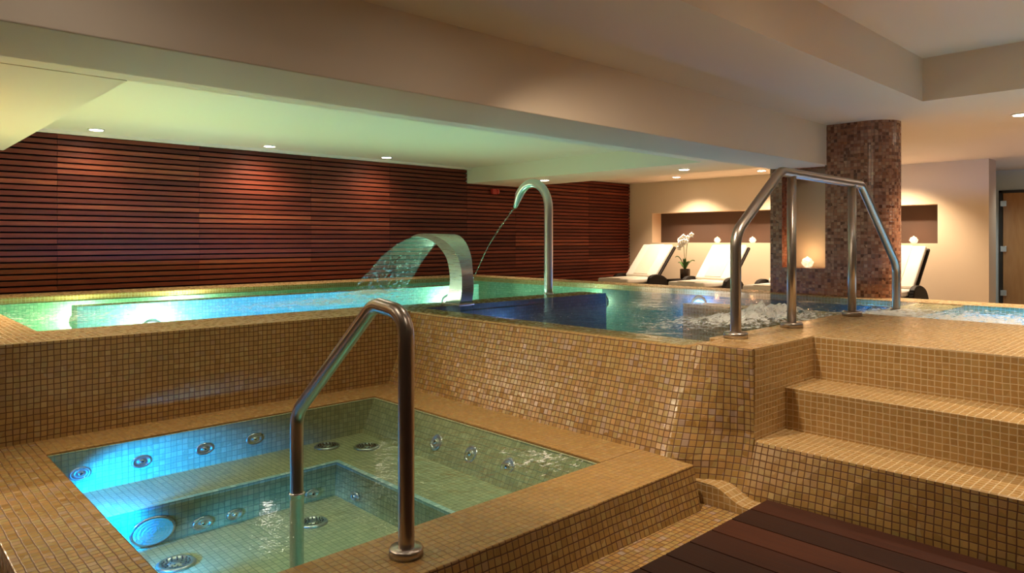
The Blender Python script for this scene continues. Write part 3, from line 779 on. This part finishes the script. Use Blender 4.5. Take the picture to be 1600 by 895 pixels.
downlight(7.642, 4.918, 2.09, 70, 'downlight on the low soffit above the loungers', spot=1.7)
downlight(10.6, 6.978, 2.31, 235, 'downlight washing the sand wall above the orchid', col=(1,.76,.52), spot=1.9, aim=(.25,0,-1))
downlight(10.6, 5.399, 2.31, 235, 'downlight washing the sand wall next to the column', col=(1,.76,.52), spot=1.9, aim=(.25,0,-1))
downlight(10.6, 3.6, 2.31, 235, 'downlight over the lounger right of the column', col=(1,.76,.52), spot=1.9, aim=(.25,0,-1))
downlight(7.532, 1.414, 2.31, 260, 'downlight on the flat ceiling at the right edge', spot=2.2)
downlight(12.295, 2.602-.45, 2.31, 45, 'pale downlight in the corridor before the amber glass door', col=(.8,.95,1.), lens='lens_cool', spot=2.4)
# unseen downlights added to brighten the deck, tub, steps and pools
for (x_, y_, z_, pw, lb) in ((.5,2.25,2.31,5,'over the near left corner of the hot tub'), (2.1,2.0,2.31,110,'over the front rim of the hot tub'), (3.4,1.0,2.655,85,'over the deck at the foot of the steps'),
        (4.9,-.1,2.655,270,'over the upper step'), (1.2,.6,2.655,14,'over the deck in front of the hot tub'), (6.3,-1.4,2.655,280,'over the near end of the right pool'), (-.5,3.55,2.09,90,'over the left side of the hot tub'), (1.0,3.75,2.09,18,'behind the beam above the tub middle'), (2.1,3.75,2.09,22,'behind the beam above the tub corner'),
        (-.3,6.6,2.087,420,'over the coping left of the pool'), (9.6,.2,2.31,120,'over the lounge floor right of the door')):
    downlight(x_, y_, z_, pw, 'warm round unseen fill downlight, ' + lb, 'unseen fill downlights', spot=1.3 if 3.5 < y_ < 3.8 else (1.9 if y_ < 3 else 2.5), aim=(1,-.12,-.8) if x_ == -.5 else {2.1:(.9,.12,-1)}.get(x_, (0,0,-1)) if z_ == 2.31 else (0,-.12,-1))

def pool_lamp(c, axis, lens, col, pw, label, r=.075, push=.12, aim=None):
    t = thing('pool_lamp', label, 'underwater lamp', c, 'underwater pool lamps')
    m = MB(); m.lathe([(r*1.25,0),(r*1.25,.008),(r,.016)], c, axis, 28); m.build('bezel', M['jetmetal'], parent=t)
    m = MB(); m.lathe([(r*.97,.010),(r*.5,.022)], c, axis, 24); m.build('lamp_lens', M[lens], parent=t)
    p = Vector(c)+Vector(axis)*push
    if aim: add_light('SPOT', Vector(c)+Vector(axis)*.03, pw*P_WATER, col, t, aim, .05, 2.2, .6)
    else: add_light('POINT', p, pw*P_WATER, col, t, size=.06)
GRN = (.8,1.,.5); AQ = (.75,1.,.7); BL = (.05,.35,1.)
pool_lamp((1.7, 7.99, .40), (0,-1,0), 'lamp_green', GRN, 22, 'green underwater lamp in the far wall at the left pool corner')
pool_lamp((2.65, 7.99, .46), (0,-1,0), 'lamp_aqua', (.95,1.,.66), 30, 'pale underwater lamp in the far wall below the slatted wall')
pool_lamp((2.0, 6.78, .40), (0,-1,0), 'lamp_aqua', (.95,1.,.66), 30, 'pale underwater lamp in the lane wall')
pool_lamp((5.35, 6.78, .44), (0,-1,0), 'lamp_aqua', AQ, 22, 'aqua underwater lamp behind the waterfall blade')
pool_lamp((2.7, 4.976, .30), (0,1,0), 'lamp_blue', (.0,.20,1.), 230, 'blue underwater lamp in the near wall of the left pool', aim=(0,1,-.25))
pool_lamp((3.9, 4.976, .30), (0,1,0), 'lamp_blue', (.02,.36,1.), 90, 'blue underwater lamp in the near wall close to the waterfall blade', aim=(0,1,-.25))
pool_lamp((1.3, 5.5, .0), (0,0,1), 'lamp_green', GRN, 16, 'green underwater lamp in the floor near the left pool edge', push=.15)
pool_lamp((4.6, 5.6, .0), (0,0,1), 'lamp_aqua', (.7,1,.7), 16, 'aqua underwater lamp in the floor beside the waterfall blade', push=.15)
pool_lamp((6.74, 5.5, .45), (-1,0,0), 'lamp_green', (.75,1.,.6), 5, 'pale green underwater lamp in the far wall in front of the first lounger')
pool_lamp((6.74, 4.15, .50), (-1,0,0), 'lamp_blue', BL, 12, 'blue underwater lamp in the far wall in front of the orchid')
pool_lamp((6.74, 2.35, .50), (-1,0,0), 'lamp_blue', BL, 4, 'blue underwater lamp in front of the mosaic column')
pool_lamp((5.285, .9, .30), (1,0,0), 'lamp_blue', (.01,.30,1.), 320, 'blue underwater lamp in the near wall of the right pool', aim=(1,0,-.45))
pool_lamp((5.285, -.4, .30), (1,0,0), 'lamp_blue', (.01,.30,1.), 260, 'second blue underwater lamp of the right pool, beyond the picture edge', aim=(1,0,-.45))
pool_lamp((4.2, 4.59, .35), (0,-1,0), 'lamp_blue', (.38,.42,1.), 8, 'dim violet blue underwater lamp below the divider')

# ================================================================== LOUNGE FURNITURE
def rounded(mb, x0, x1, y0, y1, z0, z1, f=None): mb.box(x0, x1, y0, y1, z0, z1)
def make_lounger(loc, label):
    t = thing('sun_lounger', label, 'sun lounger', (0,0,0), 'sun loungers along the sand coloured wall')
    W = .34
    # wicker base: side profile extruded across
    m = MB(); prof = [(.10,.02),(.06,.14),(.0,.26),(.02,.31),(.95,.31),(1.30,.27),(1.36,.02)]
    m.loft([[(a, y, z) for a, z in prof] for y in (-W, W)]); m.build('base', M['wicker'], parent=t, bevel=.01)
    m = MB(); m.box(-.03, .86, -W+.01, W-.01, .31, .395); m.build('seat_cushion', M['towel'], parent=t, bevel=.03, segs=4)
    m = MB(); m.box(-.02, .80, -.16, .16, .39, .402); m.build('seat_towel', M['towel2'], parent=t, bevel=.004)
    # inclined backrest
    b0 = Vector((.80, 0, .37)); b1 = Vector((1.36, 0, .93)); d = (b1-b0).normalized(); nrm = Vector((-d.z, 0, d.x))
    def slab(mb, y0, y1, s0, s1, t0, t1):
        q = []
        for s_ in (s0, s1):
            for y in (y0, y1):
                for tt_ in (t0, t1): q.append(b0 + d*s_ + nrm*tt_ + Vector((0, y, 0)))
        for f in ((0,1,3,2),(4,6,7,5),(0,4,5,1),(2,3,7,6),(0,2,6,4),(1,5,7,3)): mb.face([q[k] for k in f])
    Lb = (b1-b0).length
    m = MB(); slab(m, -W+.02, W-.02, .0, Lb, .0, .075); m.build('back_cushion', M['towel'], parent=t, bevel=.025, segs=4)
    m = MB(); slab(m, -.15, .15, .04, Lb-.01, .07, .083); m.build('back_towel', M['towel2'], parent=t, bevel=.004)
    m = MB(); slab(m, -W-.005, W+.005, -.02, Lb+.015, -.045, -.0); m.build('backrest', M['wicker'], parent=t, bevel=.012)
    for s_ in (-1, 1):
        prof = []
        for k in range(15):
            q = k/14; xx = .46+.62*q; zz = .27 + (.215-.07*q)*max(0., math.sin(PI*min(1, q*1.05)))**.32 if q < .96 else .27
            prof.append((xx, zz))
        prof = [(.46,.10)] + prof + [(1.10,.05)]
        m = MB(); y0 = s_*(W+.005); y1 = s_*(W+.075)
        m.loft([[(a, y, z) for a, z in prof] for y in sorted((y0, y1))]); m.build('armrest', M['wicker'], parent=t, bevel=.012)
    t.location = loc
    for ch in t.children_recursive: pass
    return t
L1 = make_lounger((9.62, 7.60, LF), 'white cushioned wicker lounger nearest the slatted wall')
copy_tree(L1, (9.62, 6.15, LF), 'white cushioned wicker lounger just right of the orchid')
copy_tree(L1, (9.62, 4.86, LF), 'white cushioned wicker lounger mostly hidden behind the mosaic column')
copy_tree(L1, (9.62, 3.46, LF), 'white cushioned wicker lounger right of the mosaic column')

tb = thing('side_table', 'low dark wicker side table between the two left loungers', 'side table', (10.75, 6.9, LF))
m = MB(); m.box(10.52, 10.98, 6.68, 7.13, LF+.33, LF+.37); m.build('table_top', M['wicker'], parent=tb, bevel=.008)
for sx in (10.55, 10.95):
    for sy in (6.71, 7.10):
        m = MB(); m.box(sx-.02, sx+.02, sy-.02, sy+.02, LF, LF+.33); m.build('leg', M['wicker'], parent=tb)
pot = thing('potted_orchid', 'white orchid in a dark round pot on the wicker side table', 'plant', (10.75, 6.9, LF+.37))
cx_, cy_, cz_ = 10.75, 6.9, LF+.37
m = MB(); m.lathe([(.075,0),(.085,.02),(.088,.17),(.08,.18),(.078,.15)], (cx_,cy_,cz_), (0,0,1), 24); m.build('pot', M['potg'], parent=pot)
m = MB(); m.lathe([(.077,.14),(.05,.155)], (cx_,cy_,cz_), (0,0,1), 20); m.build('potting_bark', M['soil'], parent=pot)
def leaf(a, L, lift, wd):
    m = MB(); rows = []
    for k in range(9):
        q = k/8; d_ = L*q; zz = cz_+.155+lift*math.sin(q*PI*.62); w_ = wd*math.sin(PI*min(.97, q*.85+.12))
        c = Vector((cx_+math.cos(a)*d_, cy_+math.sin(a)*d_, zz)); pr = Vector((-math.sin(a), math.cos(a), 0))*w_
        rows.append([c-pr+Vector((0,0,.012)), c, c+pr+Vector((0,0,.012))])
    for r0, r1 in zip(rows, rows[1:]):
        for k in range(2): m.face([r0[k], r0[k+1], r1[k+1], r1[k]], smooth=True)
    m.build('leaf', M['leaf'], parent=pot, solid=.004)
for a, L, li, wd in ((2.3,.17,.24,.035), (-.8,.17,.17,.035), (1.2,.2,.13,.035), (-2.0,.16,.15,.03), (3.6,.15,.20,.03)): leaf(a, L, li, wd)
fl = []
for (dx, dy, top, bend) in ((-.01,.03,.56,.06), (.0,-.05,.60,-.03)):
    pts_ = [Vector((cx_+dx*.3+ .0, cy_+dy*q*1.4+bend*max(0,q-.7)*1.0, cz_+.15+top*math.sin(q*PI*.5))) for q in [k/12 for k in range(13)]]
    m = MB(); m.tube(pts_, .005, 8); m.build('flower_stem', M['stem'], parent=pot)
    for k in range(4): fl.append(pts_[12-k] + Vector((-.04+random.uniform(-.02,.02), (k-1.3)*.045+random.uniform(-.02,.02), .03-.05*k+random.uniform(-.02,.02))))
for k in range(3): fl.append(Vector((cx_-.05, cy_-.02+.05*k-.04, cz_+.66+random.uniform(-.03,.03))))
for c in fl:
    m = MB()
    for k in range(5):
        a = 2*PI*k/5+PI/2; wd = .028 if k in (1,4) else .019
        rows = []
        for i in range(6):
            q = i/5; d_ = .052*q; w_ = wd*math.sin(PI*min(1, q*.88+.08))
            e1_ = Vector((0, math.cos(a), math.sin(a))); e2_ = Vector((0, -math.sin(a), math.cos(a)))
            b_ = c + e1_*d_ + Vector((-.012*math.sin(q*PI), 0, 0)); rows.append([b_-e2_*w_, b_, b_+e2_*w_])
        for r0, r1 in zip(rows, rows[1:]):
            for i in range(2): m.face([r0[i], r0[i+1], r1[i+1], r1[i]], smooth=True)
    f_ = m.build('flower', M['petal'], parent=pot, solid=.003)
    m = MB(); m.sphere((c.x-.014, c.y, c.z), .007, n=8, m=6); m.build('flower_centre', plain('orchid_yellow', (.6,.45,.1)) if 'yel' not in M else M['yel'], parent=f_)
    M.setdefault('yel', bpy.data.materials['orchid_yellow'])

def votive(loc, label):
    t = thing('candle_holder', label, 'candle', loc, 'glowing crystal candle holders')
    def petal(d): return 1+.14*math.sin(5*math.atan2(d.y, d.x)+d.z*3)*math.cos(d.z*4)
    m = MB(); m.sphere((loc[0], loc[1], loc[2]+.045), .055, sz=.82, n=30, m=14, fn=petal)
    m.build('crystal_shell', M['votive'], parent=t)
    m = MB(); m.lathe([(.02,0),(.02,.03),(.004,.05)], (loc[0],loc[1],loc[2]+.055), (0,0,1), 10); m.build('flame', M['flame'], parent=t)
    return t
lab = ['leftmost glowing crystal candle in the long niche, above the first lounger', 'glowing crystal candle in the long niche right of the orchid', 'glowing crystal candle in the long niche beside the column', 'glowing crystal candle in the niche right of the column']
for (y_, lb) in zip((7.434, 6.659, 5.982, 3.449), lab):
    t = votive((11.42, y_, 1.153), lb); add_light('POINT', (11.40, y_, 1.30), 1.3, (1,.42,.16), t, size=.03)
t = votive((7.08, 3.115, nz0+.002), 'glowing crystal candle standing in the niche of the mosaic column')
for ch in t.children: pass
add_light('POINT', (7.05, 3.115, nz0+.14), 1.6, (1,.55,.25), t, size=.03)

al = thing('alarm_sounder', 'small red alarm sounder high on the dark slatted wall', 'alarm', (7.677, 8.51, 1.988))
m = MB(); m.box(7.60, 7.69, 8.455, 8.514, 1.945, 2.03); m.build('backbox', M['red'], parent=al, bevel=.008)
m = MB(); m.lathe([(.045,0),(.042,.03),(.025,.045)], (7.72, 8.50, 1.988), (0,-1,0), 20); m.build('sounder_dome', M['red'], parent=al)

for o in bpy.data.objects:
    for k in ('_w', '_o'):
        if k in o: del o[k]
